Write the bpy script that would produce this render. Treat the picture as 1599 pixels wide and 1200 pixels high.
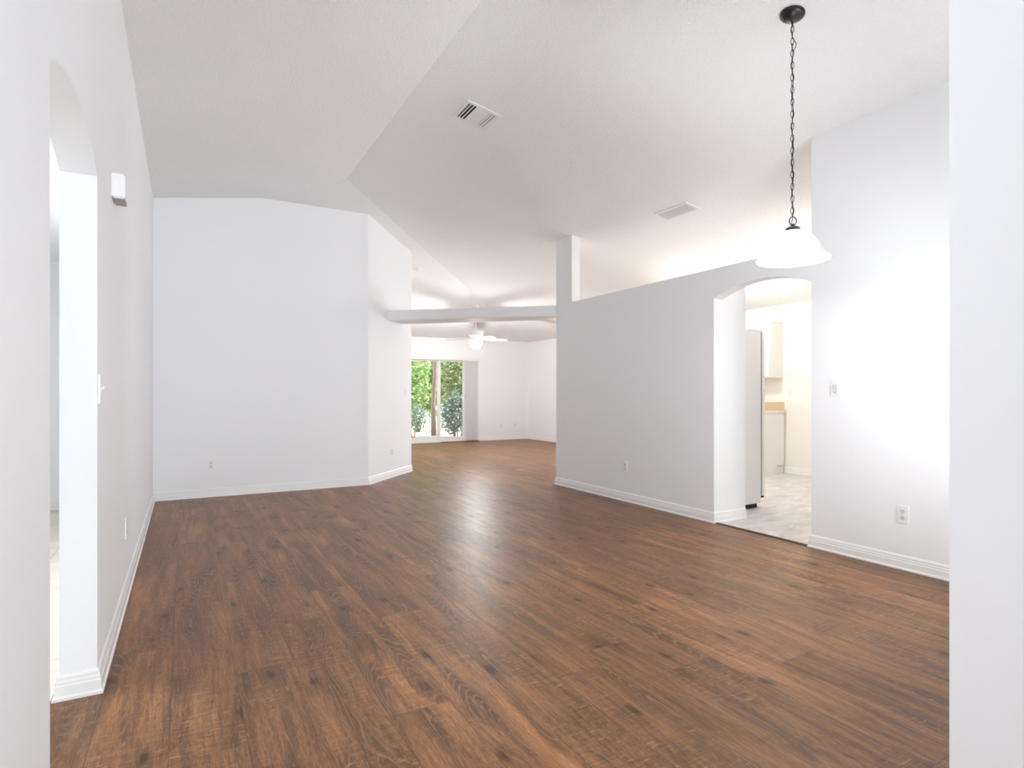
import bpy, bmesh, math, random
from mathutils import Vector, Matrix

random.seed(7)
sc = bpy.context.scene
for _o in list(bpy.data.objects):
    bpy.data.objects.remove(_o, do_unlink=True)
COL = sc.collection
PI = math.pi

# ---------------------------------------------------------------- camera
EYE = 1.16
cam_d = bpy.data.cameras.new('camera')
cam = bpy.data.objects.new('camera', cam_d); COL.objects.link(cam)
cam_d.sensor_fit = 'HORIZONTAL'; cam_d.sensor_width = 36.0
cam_d.lens = 36.0 * 911.0 / 1599.0
cam_d.shift_y = 14.0 / 1599.0
cam_d.clip_start = 0.02; cam_d.clip_end = 200
cam.location = (0, 0, EYE)
cam.rotation_euler = (PI / 2, 0, -math.radians(29.3))
sc.camera = cam

# ---------------------------------------------------------------- view, world, sun, daylight
sc.view_settings.view_transform = 'Standard'
sc.view_settings.look = 'None'
sc.view_settings.gamma = 1.0
sc.view_settings.use_curve_mapping = False
sc.view_settings.exposure = 0.5
sc.cycles.max_bounces = 16
sc.cycles.diffuse_bounces = 12
sc.cycles.glossy_bounces = 4
sc.cycles.transparent_max_bounces = 12
sc.cycles.sample_clamp_indirect = 6.0
sc.cycles.caustics_reflective = False
sc.cycles.caustics_refractive = False

wd = bpy.data.worlds.new('sky'); sc.world = wd; wd.use_nodes = True
bg = wd.node_tree.nodes['Background']
bg.inputs['Color'].default_value = (0.86, 0.94, 1.0, 1)
bg.inputs['Strength'].default_value = 3.0


def lamp(name, kind, loc, power, color=(1, 1, 1), rot=(0, 0, 0), size=None, size_y=None, radius=None, portal=False, spread=None):
    d = bpy.data.lights.new(name, kind); d.energy = power; d.color = color
    if kind == 'AREA':
        d.shape = 'RECTANGLE'; d.size = size; d.size_y = size_y
        if spread: d.spread = spread
        d.cycles.is_portal = portal
    if radius is not None:
        d.shadow_soft_size = radius
    o = bpy.data.objects.new(name, d); COL.objects.link(o)
    o.location = loc; o.rotation_euler = rot
    return o


sun = lamp('sun', 'SUN', (0, 0, 20), 9.0, (1.0, 0.95, 0.86))
sun.data.angle = math.radians(1.0)
sun.rotation_euler = Vector((-0.55, 0.18, -1.0)).to_track_quat('-Z', 'Y').to_euler()
# the sky seen through the sliding door
lamp('door_portal', 'AREA', (5.16, 12.93, 1.0), 1, rot=(-PI / 2, 0, 0), size=1.5, size_y=2.0, portal=True)
# daylight lamps at unseen windows; the dining and entry ones are added as fill
lamp('dining_fill_daylight', 'AREA', (3.05, 0.50, 1.35), 50, (0.885, 0.945, 1.0), (PI / 2 + 0.5, 0, 0), 1.2, 1.5)
lamp('entry_fill_daylight', 'AREA', (0.98, -3.76, 1.45), 195, (0.90, 0.95, 1.0), (PI / 2, 0, 0), 0.9, 1.9)
lamp('nook_window_daylight', 'AREA', (7.80, 8.5, 1.3), 66, (0.92, 0.95, 1.0), (0, PI / 2, 0), 1.6, 1.9)
lamp('side_room_back_daylight', 'AREA', (-3.66, 3.65, 1.4), 115, (0.95, 0.975, 1.0), (0, -PI / 2, 0), 1.6, 1.4)


# ---------------------------------------------------------------- node helpers
class NT:
    def __init__(self, name):
        self.m = bpy.data.materials.new(name); self.m.use_nodes = True
        self.t = self.m.node_tree; self.n = self.t.nodes; self.l = self.t.links
        self.b = self.n['Principled BSDF']; self.out = self.n['Material Output']

    def put(self, sock, v):
        if isinstance(v, bpy.types.NodeSocket): self.l.new(v, sock)
        else: sock.default_value = v

    def math(self, op, a, b=None, c=None, clamp=False):
        x = self.n.new('ShaderNodeMath'); x.operation = op; x.use_clamp = clamp
        for i, v in enumerate((a, b, c)):
            if v is not None: self.put(x.inputs[i], v)
        return x.outputs[0]

    def comb(self, x, y, z):
        c = self.n.new('ShaderNodeCombineXYZ')
        for i, v in enumerate((x, y, z)): self.put(c.inputs[i], v)
        return c.outputs[0]

    def pos(self):
        g = self.n.new('ShaderNodeNewGeometry'); s = self.n.new('ShaderNodeSeparateXYZ')
        self.l.new(g.outputs['Position'], s.inputs[0])
        return g.outputs['Position'], s.outputs[0], s.outputs[1], s.outputs[2]

    def noise(self, vec, scale=1.0, detail=3.0, rough=0.5, dist=0.0, w=None):
        x = self.n.new('ShaderNodeTexNoise')
        if w is not None:
            x.noise_dimensions = '4D'; self.put(x.inputs['W'], w)
        self.put(x.inputs['Vector'], vec)
        x.inputs['Scale'].default_value = scale; x.inputs['Detail'].default_value = detail
        x.inputs['Roughness'].default_value = rough; x.inputs['Distortion'].default_value = dist
        return x.outputs[0]

    def ramp(self, fac, stops, interp='LINEAR'):
        r = self.n.new('ShaderNodeValToRGB'); r.color_ramp.interpolation = interp
        e = r.color_ramp.elements
        while len(e) < len(stops): e.new(0.5)
        for i, (p, c) in enumerate(stops):
            e[i].position = p
            e[i].color = (c, c, c, 1) if not isinstance(c, (tuple, list)) else (*c, 1)
        self.put(r.inputs[0], fac)
        return r.outputs[0]

    def mix(self, fac, a, b, mode='MIX'):
        x = self.n.new('ShaderNodeMix'); x.data_type = 'RGBA'; x.blend_type = mode
        self.put(x.inputs[0], fac)
        for i, v in ((6, a), (7, b)):
            if isinstance(v, (tuple, list)): v = (*v, 1) if len(v) == 3 else v
            self.put(x.inputs[i], v)
        return x.outputs[2]

    def bump(self, h, strength, dist):
        x = self.n.new('ShaderNodeBump'); x.inputs['Strength'].default_value = strength
        x.inputs['Distance'].default_value = dist; self.put(x.inputs['Height'], h)
        self.l.new(x.outputs[0], self.b.inputs['Normal'])


def plain(name, col, rough=0.5, metal=0.0, spec=0.5, grain=0.0, gscale=60.0):
    k = NT(name); k.b.inputs['Roughness'].default_value = rough
    k.b.inputs['Metallic'].default_value = metal
    k.b.inputs['Specular IOR Level'].default_value = spec
    p, x, y, z = k.pos()
    nz = k.noise(p, gscale, 2)
    lo = tuple(c * 0.97 for c in col)
    k.put(k.b.inputs['Base Color'], k.mix(nz, lo, col))
    if grain: k.bump(nz, grain, 0.002)
    return k.m


def wall_paint(name, col, scale=95.0, strength=0.16, dist=0.0016, rough=0.62):
    k = NT(name); k.b.inputs['Roughness'].default_value = rough
    k.b.inputs['Specular IOR Level'].default_value = 0.25
    p, x, y, z = k.pos()
    big = k.noise(p, 0.9, 3)
    k.put(k.b.inputs['Base Color'], k.mix(big, tuple(c * 0.985 for c in col), col))
    k.bump(k.noise(p, scale, 3, 0.55), strength, dist)
    return k.m


M = {}
M['wall'] = wall_paint('wall_paint', (0.868, 0.88, 0.898))
M['kitchen_wall'] = wall_paint('kitchen_paint', (0.86, 0.835, 0.79))
M['trim'] = plain('trim_paint', (0.86, 0.86, 0.86), 0.32, spec=0.5)
M['white_metal'] = plain('white_metal', (0.84, 0.84, 0.83), 0.35)
M['plastic'] = plain('white_plastic', (0.86, 0.86, 0.86), 0.3)
M['dim_plastic'] = plain('cream_plastic', (0.74, 0.73, 0.71), 0.35)
M['grey_plastic'] = plain('grey_grille', (0.45, 0.45, 0.45), 0.5)
M['dark'] = plain('dark_slot', (0.015, 0.015, 0.015), 0.6)
M['black'] = plain('black_bronze', (0.012, 0.012, 0.013), 0.32, spec=0.5)
M['pewter'] = plain('pewter', (0.045, 0.045, 0.05), 0.4, 0.3)
M['fridge'] = plain('fridge_enamel', (0.83, 0.84, 0.86), 0.35, grain=0.08, gscale=300)
M['laminate'] = plain('cabinet_laminate', (0.84, 0.83, 0.81), 0.35)
M['tan'] = plain('tan_laminate', (0.76, 0.56, 0.34), 0.4)
M['counter'] = plain('pale_counter', (0.80, 0.74, 0.65), 0.35)
M['gasket'] = plain('gasket', (0.16, 0.16, 0.20), 0.5)
M['brown_strip'] = plain('brown_strip', (0.085, 0.045, 0.03), 0.45)
M['blind'] = None
M['bark'] = plain('bark', (0.30, 0.20, 0.17), 0.9, grain=0.6, gscale=25)
M['concrete'] = plain('concrete', (0.62, 0.60, 0.57), 0.85, grain=0.2, gscale=90)
M['soil'] = plain('leaf_litter', (0.42, 0.38, 0.32), 0.95, grain=0.5, gscale=14)
M['outer'] = plain('outer_stucco', (0.66, 0.58, 0.50), 0.85, grain=0.3, gscale=50)
M['roof'] = plain('roof_board', (0.12, 0.11, 0.10), 0.9)


def ceiling_mat():
    k = NT('knockdown_ceiling'); k.b.inputs['Roughness'].default_value = 0.85
    k.b.inputs['Specular IOR Level'].default_value = 0.1
    p, x, y, z = k.pos()
    a = k.noise(p, 62, 3, 0.6)
    b = k.noise(p, 140, 2, 0.6)
    h = k.math('ADD', k.ramp(a, [(0.42, 0.0), (0.62, 1.0)]), k.math('MULTIPLY', b, 0.5))
    k.put(k.b.inputs['Base Color'], k.mix(a, (0.86, 0.862, 0.866), (0.91, 0.912, 0.916)))
    k.bump(h, 0.55, 0.0045)
    return k.m


M['ceiling'] = ceiling_mat()


def wood_mat():
    k = NT('oak_plank_floor')
    p, X, Y, Z = k.pos()
    PW, PL = 0.2286, 1.52
    xr = k.math('DIVIDE', k.math('ADD', X, 0.045), PW)
    row = k.math('FLOOR', xr); fx = k.math('SUBTRACT', xr, row)
    wn = k.n.new('ShaderNodeTexWhiteNoise'); wn.noise_dimensions = '1D'; k.put(wn.inputs['W'], k.math('ADD', row, 3.7))
    yo = k.math('ADD', k.math('DIVIDE', Y, PL), wn.outputs['Value'])
    colm = k.math('FLOOR', yo); fy = k.math('SUBTRACT', yo, colm)
    wb = k.n.new('ShaderNodeTexWhiteNoise'); wb.noise_dimensions = '2D'
    k.put(wb.inputs['Vector'], k.comb(row, colm, 0.0))
    r1 = wb.outputs['Value']
    sp = k.n.new('ShaderNodeSeparateColor'); k.l.new(wb.outputs['Color'], sp.inputs[0])
    rA, rB, rC = sp.outputs[0], sp.outputs[1], sp.outputs[2]
    W = k.math('MULTIPLY', r1, 71.0)
    # warp the length-wise fibre a little so that the figure bends
    warp = k.math('MULTIPLY', k.math('SUBTRACT', k.noise(k.comb(k.math('MULTIPLY', X, 3.0), k.math('MULTIPLY', Y, 1.3), 0.0), 1, 2, w=W), 0.5), 0.10)
    xw = k.math('ADD', X, warp)
    # broad tone along the board
    tone = k.noise(k.comb(k.math('MULTIPLY', xw, 11.0), k.math('MULTIPLY', Y, 1.1), 0.0), 1, 4, 0.6, w=W)
    # growth-ring figure, only in patches
    rings_src = k.noise(k.comb(k.math('MULTIPLY', xw, 7.5), k.math('MULTIPLY', Y, 0.85), 0.0), 1, 1.2, 0.35, w=k.math('ADD', W, 9.0))
    rf = k.math('FRACT', k.math('MULTIPLY', rings_src, 34.0))
    ring = k.ramp(rf, [(0.0, 0.0), (0.12, 1.0), (0.30, 0.1), (1.0, 0.0)])
    zn = k.noise(k.comb(k.math('MULTIPLY', xw, 12.0), k.math('MULTIPLY', Y, 1.25), 0.0), 1, 3.5, 0.6, 0.4, w=k.math('ADD', W, 31.0))
    zone = k.ramp(zn, [(0.50, 0.0), (0.60, 1.0)])
    ringz = k.math('MULTIPLY', ring, zone)
    # fine fibres
    fib = k.noise(k.comb(k.math('MULTIPLY', xw, 240.0), k.math('MULTIPLY', Y, 26.0), 0.0), 1, 3, 0.65, w=W)
    fib2 = k.noise(k.comb(k.math('MULTIPLY', xw, 70.0), k.math('MULTIPLY', Y, 4.5), 0.0), 1, 4, 0.65, w=W)
    streak = k.ramp(k.noise(k.comb(k.math('MULTIPLY', xw, 34.0), k.math('MULTIPLY', Y, 1.2), 0.0), 1, 3, 0.6, w=k.math('ADD', W, 77.0)), [(0.52, 0.0), (0.68, 1.0)])
    fleck = k.ramp(k.noise(k.comb(k.math('MULTIPLY', xw, 170.0), k.math('MULTIPLY', Y, 34.0), 0.0), 1, 2, 0.6, w=k.math('ADD', W, 13.0)), [(0.58, 0.0), (0.70, 1.0)])
    # saw marks across the board
    saw = k.noise(k.comb(k.math('MULTIPLY', X, 6.0), k.math('MULTIPLY', Y, 120.0), 0.0), 1, 2, 0.6, w=W)
    sawz = k.ramp(k.noise(k.comb(k.math('MULTIPLY', X, 4.0), k.math('MULTIPLY', Y, 2.5), 0.0), 1, 2, w=k.math('ADD', W, 55.0)), [(0.42, 0.0), (0.58, 1.0)])
    # knots
    vo = k.n.new('ShaderNodeTexVoronoi'); vo.voronoi_dimensions = '2D'
    k.put(vo.inputs['Vector'], k.comb(k.math('ADD', k.math('MULTIPLY', xw, 4.2), k.math('MULTIPLY', rA, 9.0)), k.math('MULTIPLY', Y, 1.9), 0.0))
    vo.inputs['Scale'].default_value = 1.0
    vs_ = k.n.new('ShaderNodeSeparateColor'); k.l.new(vo.outputs['Color'], vs_.inputs[0])
    some = k.ramp(vs_.outputs[0], [(0.45, 0.0), (0.50, 1.0)])
    kn_d = k.math('ADD', vo.outputs['Distance'], k.math('MULTIPLY', k.math('SUBTRACT', fib2, 0.5), 0.30))
    knot = k.math('MULTIPLY', some, k.ramp(kn_d, [(0.015, 1.0), (0.05, 0.6), (0.09, 0.0)]))
    halo = k.math('MULTIPLY', some, k.ramp(kn_d, [(0.03, 1.0), (0.28, 0.0)]))
    # colour
    fibR = k.ramp(fib, [(0.30, 0.0), (0.70, 1.0)]); fib2R = k.ramp(fib2, [(0.28, 0.0), (0.72, 1.0)])
    scr = k.ramp(k.noise(k.comb(k.math('MULTIPLY', X, 16.0), k.math('MULTIPLY', Y, 75.0), 0.0), 1, 2, 0.6, w=k.math('ADD', W, 43.0)), [(0.60, 0.0), (0.70, 1.0)])
    c = k.ramp(tone, [(0.30, (0.100, 0.056, 0.035)), (0.43, (0.190, 0.106, 0.060)), (0.56, (0.265, 0.150, 0.082)), (0.70, (0.355, 0.212, 0.122))])
    c = k.mix(k.ramp(rB, [(0.74, 0.0), (0.88, 0.6)]), c, (0.24, 0.112, 0.036))
    c = k.mix(k.ramp(rC, [(0.0, 0.0), (1.0, 0.45)]), c, (0.20, 0.128, 0.088))
    br = k.math('ADD', 0.88, k.math('MULTIPLY', rA, 0.28))
    c = k.mix(1.0, c, k.comb(br, br, br), 'MULTIPLY')
    fm = k.math('ADD', 0.32, k.math('ADD', k.math('MULTIPLY', fibR, 0.72), k.math('MULTIPLY', fib2R, 0.64)))
    c = k.mix(1.0, c, k.comb(fm, fm, fm), 'MULTIPLY')
    c = k.mix(k.math('MULTIPLY', streak, 0.50), c, (0.080, 0.046, 0.032))
    sm = k.math('SUBTRACT', 1.0, k.math('MULTIPLY', k.math('MULTIPLY', sawz, k.ramp(saw, [(0.42, 1.0), (0.58, 0.0)])), 0.30))
    c = k.mix(1.0, c, k.comb(sm, sm, sm), 'MULTIPLY')
    c = k.mix(k.math('MULTIPLY', zone, 0.68), c, (0.066, 0.045, 0.040))
    c = k.mix(k.math('MULTIPLY', ringz, 0.50), c, (0.42, 0.28, 0.175))
    c = k.mix(k.math('MULTIPLY', fleck, 0.42), c, (0.44, 0.29, 0.18))
    c = k.mix(k.math('MULTIPLY', k.math('MULTIPLY', scr, sawz), 0.52), c, (0.46, 0.32, 0.21))
    c = k.mix(k.math('MULTIPLY', halo, 0.45), c, (0.085, 0.052, 0.040))
    c = k.mix(k.math('MULTIPLY', knot, 0.80), c, (0.03, 0.021, 0.018))
    c = k.mix(1.0, c, (1.08, 0.87, 0.66), 'MULTIPLY')
    # seams
    ex = k.math('MULTIPLY', k.math('MINIMUM', fx, k.math('SUBTRACT', 1.0, fx)), PW)
    ey = k.math('MULTIPLY', k.math('MINIMUM', fy, k.math('SUBTRACT', 1.0, fy)), PL)
    e = k.math('MINIMUM', ex, ey)
    seam = k.ramp(k.math('MULTIPLY', e, 200.0), [(0.12, 1.0), (0.5, 0.0)])
    c = k.mix(k.math('MULTIPLY', seam, 0.5), c, (0.05, 0.026, 0.016))
    k.put(k.b.inputs['Base Color'], c)
    k.put(k.b.inputs['Roughness'], k.math('ADD', 0.33, k.math('MULTIPLY', fib2, 0.14)))
    k.b.inputs['Specular IOR Level'].default_value = 0.30
    h = k.math('SUBTRACT', k.math('ADD', k.math('MULTIPLY', fib, 0.35), k.math('MULTIPLY', saw, 0.2)), k.math('MULTIPLY', seam, 1.0))
    k.bump(h, 0.16, 0.0015)
    return k.m


M['wood'] = wood_mat()


def tile_mat(name, a, b, grout, size, var=0.5):
    k = NT(name)
    p, X, Y, Z = k.pos()
    fx = k.math('FRACT', k.math('DIVIDE', k.math('ADD', X, 10.02), size)); fy = k.math('FRACT', k.math('DIVIDE', k.math('ADD', Y, 10.15), size))
    e = k.math('MULTIPLY', k.math('MINIMUM', k.math('MINIMUM', fx, k.math('SUBTRACT', 1.0, fx)), k.math('MINIMUM', fy, k.math('SUBTRACT', 1.0, fy))), size)
    seam = k.ramp(k.math('MULTIPLY', e, 100.0), [(0.2, 1.0), (0.5, 0.0)])
    n = k.noise(k.comb(k.math('MULTIPLY', X, 2.0), k.math('MULTIPLY', Y, 6.0), 0.0), 1.6, 5, 0.62, 0.6)
    c = k.mix(k.ramp(n, [(0.35, 0.0), (0.65, 1.0)]), a, b)
    c = k.mix(k.math('MULTIPLY', seam, var), c, grout)
    k.put(k.b.inputs['Base Color'], c); k.b.inputs['Roughness'].default_value = 0.35
    return k.m


M['tile'] = tile_mat('beige_tile', (0.66, 0.60, 0.54), (0.76, 0.71, 0.65), (0.40, 0.34, 0.30), 0.46, 0.8)
M['kitchen_floor'] = tile_mat('marbled_vinyl', (0.47, 0.45, 0.45), (0.72, 0.70, 0.69), (0.50, 0.47, 0.45), 0.50, 0.25)


def glass_mat():
    k = NT('clear_glass')
    tr = k.n.new('ShaderNodeBsdfTransparent'); tr.inputs[0].default_value = (0.97, 0.98, 0.98, 1)
    gl = k.n.new('ShaderNodeBsdfGlossy'); gl.inputs['Roughness'].default_value = 0.02
    fr = k.n.new('ShaderNodeFresnel'); fr.inputs[0].default_value = 1.45
    mx = k.n.new('ShaderNodeMixShader')
    k.l.new(fr.outputs[0], mx.inputs[0]); k.l.new(tr.outputs[0], mx.inputs[1]); k.l.new(gl.outputs[0], mx.inputs[2])
    k.l.new(mx.outputs[0], k.out.inputs[0]); k.n.remove(k.b)
    return k.m


M['glass'] = glass_mat()


def lit_glass(name, col, emit):
    k = NT(name)
    k.b.inputs['Base Color'].default_value = (0.9, 0.9, 0.9, 1); k.b.inputs['Roughness'].default_value = 0.25
    p, x, y, z = k.pos()
    n = k.noise(p, 9, 3, 0.6, 0.8)
    k.put(k.b.inputs['Emission Color'], k.mix(n, tuple(c * 0.94 for c in col), col))
    k.b.inputs['Emission Strength'].default_value = emit
    return k.m


M['shade'] = lit_glass('lit_frosted_glass', (1.0, 0.98, 0.95), 6.0)
M['bulb'] = lit_glass('lit_bulb', (1.0, 0.95, 0.88), 20.0)
M['bowl'] = lit_glass('lit_fan_bowl', (1.0, 0.98, 0.95), 9.0)


def leaf_mat(name, cols, transl=0.35):
    k = NT(name)
    p, x, y, z = k.pos()
    g = k.n.new('ShaderNodeNewGeometry')
    c = k.ramp(g.outputs['Random Per Island'], [(i / (len(cols) - 1), c) for i, c in enumerate(cols)])
    k.put(k.b.inputs['Base Color'], c); k.b.inputs['Roughness'].default_value = 0.45
    tl = k.n.new('ShaderNodeBsdfTranslucent'); k.put(tl.inputs[0], c)
    mx = k.n.new('ShaderNodeMixShader'); mx.inputs[0].default_value = transl
    k.l.new(k.b.outputs[0], mx.inputs[1]); k.l.new(tl.outputs[0], mx.inputs[2]); k.l.new(mx.outputs[0], k.out.inputs[0])
    return k.m


M['blind'] = leaf_mat('blind_vinyl', [(0.88, 0.88, 0.89), (0.92, 0.92, 0.93)], 0.6)
M['leaf_light'] = leaf_mat('light_green_leaves', [(0.07, 0.17, 0.04), (0.30, 0.46, 0.13), (0.55, 0.64, 0.32), (0.16, 0.33, 0.10), (0.62, 0.66, 0.30)])
M['leaf_mid'] = leaf_mat('mid_green_leaves', [(0.05, 0.10, 0.04), (0.20, 0.32, 0.14), (0.42, 0.48, 0.30), (0.55, 0.52, 0.16), (0.10, 0.18, 0.08), (0.45, 0.40, 0.36)])
M['leaf_dark'] = leaf_mat('dark_bluish_leaves', [(0.05, 0.08, 0.07), (0.14, 0.22, 0.16), (0.36, 0.42, 0.38), (0.10, 0.17, 0.08), (0.48, 0.52, 0.48)])


# ---------------------------------------------------------------- mesh helpers
def new_bm(): return bmesh.new()


def add_box(bm, x0, x1, y0, y1, z0, z1):
    v = [bm.verts.new((x, y, z)) for z in (z0, z1) for x, y in ((x0, y0), (x1, y0), (x1, y1), (x0, y1))]
    for f in ((3, 2, 1, 0), (4, 5, 6, 7), (0, 1, 5, 4), (1, 2, 6, 5), (2, 3, 7, 6), (3, 0, 4, 7)):
        bm.faces.new([v[i] for i in f])
    return v


def add_lathe(bm, prof, seg=32, c=(0, 0), cap=True):
    rings = []
    for r, z in prof:
        rings.append([bm.verts.new((c[0] + r * math.cos(2 * PI * i / seg), c[1] + r * math.sin(2 * PI * i / seg), z)) for i in range(seg)])
    for a, b in zip(rings, rings[1:]):
        for i in range(seg):
            bm.faces.new((a[i], a[(i + 1) % seg], b[(i + 1) % seg], b[i]))
    if cap:
        bm.faces.new(list(reversed(rings[0]))); bm.faces.new(rings[-1])


def add_tube(bm, pts, r, seg=8, closed=False):
    pts = [Vector(p) for p in pts]; n = len(pts); rings = []
    for i, p in enumerate(pts):
        if closed: d = pts[(i + 1) % n] - pts[i - 1]
        else: d = pts[min(i + 1, n - 1)] - pts[max(i - 1, 0)]
        d.normalize()
        up = Vector((0.13, 0.21, 0.97)) if abs(d.z) < 0.9 else Vector((0.9, 0.4, 0.1))
        a = d.cross(up).normalized(); b = d.cross(a)
        rr = r[i] if isinstance(r, (list, tuple)) else r
        rings.append([bm.verts.new(p + (a * math.cos(2 * PI * j / seg) + b * math.sin(2 * PI * j / seg)) * rr) for j in range(seg)])
    for i in range(n if closed else n - 1):
        A, B = rings[i], rings[(i + 1) % n]
        for j in range(seg):
            bm.faces.new((A[j], A[(j + 1) % seg], B[(j + 1) % seg], B[j]))
    if not closed:
        bm.faces.new(rings[0]); bm.faces.new(rings[-1])


def add_prism(bm, pts, extrude):
    """pts: closed loop of 3-D points; extrude: vector."""
    e = Vector(extrude); n = len(pts)
    a = [bm.verts.new(Vector(p)) for p in pts]; b = [bm.verts.new(Vector(p) + e) for p in pts]
    bm.faces.new(a); bm.faces.new(list(reversed(b)))
    for i in range(n):
        j = (i + 1) % n
        bm.faces.new((a[i], b[i], b[j], a[j]))


def link(name, bm, mat, parent=None, loc=None, rot=None, bevel=0.0, smooth=False, seg=2):
    bmesh.ops.recalc_face_normals(bm, faces=bm.faces)
    if bevel:
        ed = [e for e in bm.edges if len(e.link_faces) == 2 and e.calc_face_angle(0) > 0.6]
        bmesh.ops.bevel(bm, geom=ed, offset=bevel, segments=seg, affect='EDGES', clamp_overlap=True)
    me = bpy.data.meshes.new(name); bm.to_mesh(me); bm.free()
    for m_ in (mat if isinstance(mat, (list, tuple)) else [mat]): me.materials.append(m_)
    if smooth:
        me.polygons.foreach_set('use_smooth', [True] * len(me.polygons))
        if smooth != 'all':
            me.set_sharp_from_angle(angle=math.radians(40))
    o = bpy.data.objects.new(name, me); COL.objects.link(o)
    if parent: o.parent = parent
    if loc: o.location = loc
    if rot: o.rotation_euler = rot
    return o


def struct(o):
    o['kind'] = 'structure'; return o


def tag(o, label, cat, group=None):
    o['label'] = label; o['category'] = cat
    if group: o['group'] = group
    return o


def thing(name, label, cat, loc=(0, 0, 0), mat=None, group=None):
    o = bpy.data.objects.new(name, None); COL.objects.link(o)
    o.empty_display_size = 0.1
    o.location = loc
    if mat is not None: o.matrix_world = mat
    return tag(o, label, cat, group)


def box_obj(name, b, mat, parent=None, bevel=0.0, **kw):
    bm = new_bm(); add_box(bm, *b); return link(name, bm, mat, parent, bevel=bevel, **kw)


def copy_tree(o, parent=None):
    c = o.copy(); COL.objects.link(c)
    c.parent = parent
    for ch in list(o.children): copy_tree(ch, c)
    return c


# ---------------------------------------------------------------- dimensions of the place
XL = -0.295            # left wall, room face
XR = 4.115             # right (half) wall, room face
TH = 0.118             # wall thickness
YF = 7.315             # back wall of the front room
D0 = (2.02, 7.315); D1 = (2.93, 8.27)      # corner wall set at 45 degrees
YS = 12.75             # wall with the sliding door
XK = 7.62              # far kitchen / family room wall
YN = 0.685             # near wall of the dining corner, room face
RX, RY, RZ = 1.575, 6.585, 3.55            # end of the ridge
SA, SB, SCC = 0.163, 0.1823, 0.178         # roof pitches


def zA(x): return RZ - SA * (RX - x)
def zB(x): return RZ - SB * (x - RX)
def zC(y): return RZ - SCC * (y - RY)


# ---------------------------------------------------------------- floor
bm = new_bm()
add_prism(bm, [(XL - 0.145, -3.8, 0), (XR + 0.05, -3.8, 0), (XR + 0.05, 6.2, 0), (XK + 0.1, 6.2, 0), (XK + 0.1, YS + 0.1, 0), (D1[0] - 0.1, YS + 0.1, 0), (D1[0] - 0.1, 8.4, 0), (XL - 0.145, 8.4, 0)], (0, 0, -0.1))
struct(link('floor', bm, M['wood']))
bm = new_bm(); add_box(bm, XR + 0.05, XK + 0.1, 0.4, 6.2, -0.1, -0.001)
struct(link('floor_kitchen', bm, M['kitchen_floor']))
bm = new_bm(); add_box(bm, -3.8, XL - 0.145, -0.2, 7.5, -0.1, -0.001)
struct(link('floor_side_room', bm, M['tile']))

# ---------------------------------------------------------------- ceiling (hipped vault)
bm = new_bm()
xe, ye = XK + 0.155, RY + (SB * (XK + 0.155 - RX)) / SCC
xw = XL - 0.06
yw = RY + SA * (RX - xw) / SCC
V = lambda x, y, z: (x, y, z)
r0 = V(RX, -3.8, RZ); R = V(RX, RY, RZ)
P = [V(xw, -3.8, zA(xw)), r0, R, V(xw, yw, zA(xw)), V(xe, -3.8, zB(xe)), V(xe, ye, zB(xe)), V(xw, ye, zC(ye))]
lo = [bm.verts.new(p) for p in P]; hi = [bm.verts.new((p[0], p[1], p[2] + 0.12)) for p in P]
for f in ((0, 1, 2, 3), (1, 4, 5, 2), (3, 2, 5, 6)):
    bm.faces.new([lo[i] for i in f]); bm.faces.new([hi[i] for i in reversed(f)])
per = [0, 1, 4, 5, 6, 3]
for i in range(6):
    a, b = per[i], per[(i + 1) % 6]
    bm.faces.new((lo[a], hi[a], hi[b], lo[b]))
struct(link('ceiling', bm, M['ceiling']))
struct(box_obj('ceiling_side_room', (-3.8, XL - 0.03, -0.2, 7.5, 2.46, 2.56), M['ceiling']))
# eaves past the sliding door, keeps the sun off the opening
struct(box_obj('ceiling_eave', (-0.6, XK + 1.0, YS + 0.13, YS + 0.75, 2.33, 2.42), M['outer']))


# ---------------------------------------------------------------- walls
def arc(c, half, spring, rise, n=20):
    """points of a segmental arch from c+half to c-half"""
    R_ = (half * half + rise * rise) / (2 * rise); z0 = spring + rise - R_
    out = []
    for i in range(n + 1):
        t = half - 2 * half * i / n
        out.append((c + t, z0 + math.sqrt(R_ * R_ - t * t)))
    return out


def wall_yz(name, pts, x0, x1, mat):
    bm = new_bm(); add_prism(bm, [(x0, y, z) for y, z in pts], (x1 - x0, 0, 0))
    return struct(link(name, bm, mat))


# left wall with its arched opening
LJ0, LJ1 = 1.846, 2.759
zt = zA(XL) + 0.05
wall_yz('wall_left', [(-3.7, 0), (LJ0, 0)] + list(reversed(arc((LJ0 + LJ1) / 2, (LJ1 - LJ0) / 2, 2.0, 0.10))) + [(LJ1, 0), (YF + 0.1, 0), (YF + 0.1, zt), (-3.7, zt)], XL, XL - TH, M['wall'])

# right wall: full height beside the arch, half height with a ledge, pillar at its end
AJ0, AJ1 = 2.727, 3.655
PE, PS, LZ = 6.185, 5.842, 2.270
zt = zB(XR) + 0.03
wall_yz('wall_right', [(YN - 0.12, 0), (AJ0, 0)] + list(reversed(arc((AJ0 + AJ1) / 2, (AJ1 - AJ0) / 2, 2.0, 0.10))) + [(AJ1, 0), (PE, 0), (PE, zt), (PS, zt), (PS, LZ), (AJ0, LZ), (AJ0, zt), (YN - 0.12, zt)], XR, XR + TH, M['wall'])
# short return wall between the arch and the refrigerator
struct(box_obj('wall_return', (XR + TH, 4.53, AJ1, AJ1 + 0.11, 0, LZ), M['wall']))

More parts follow.
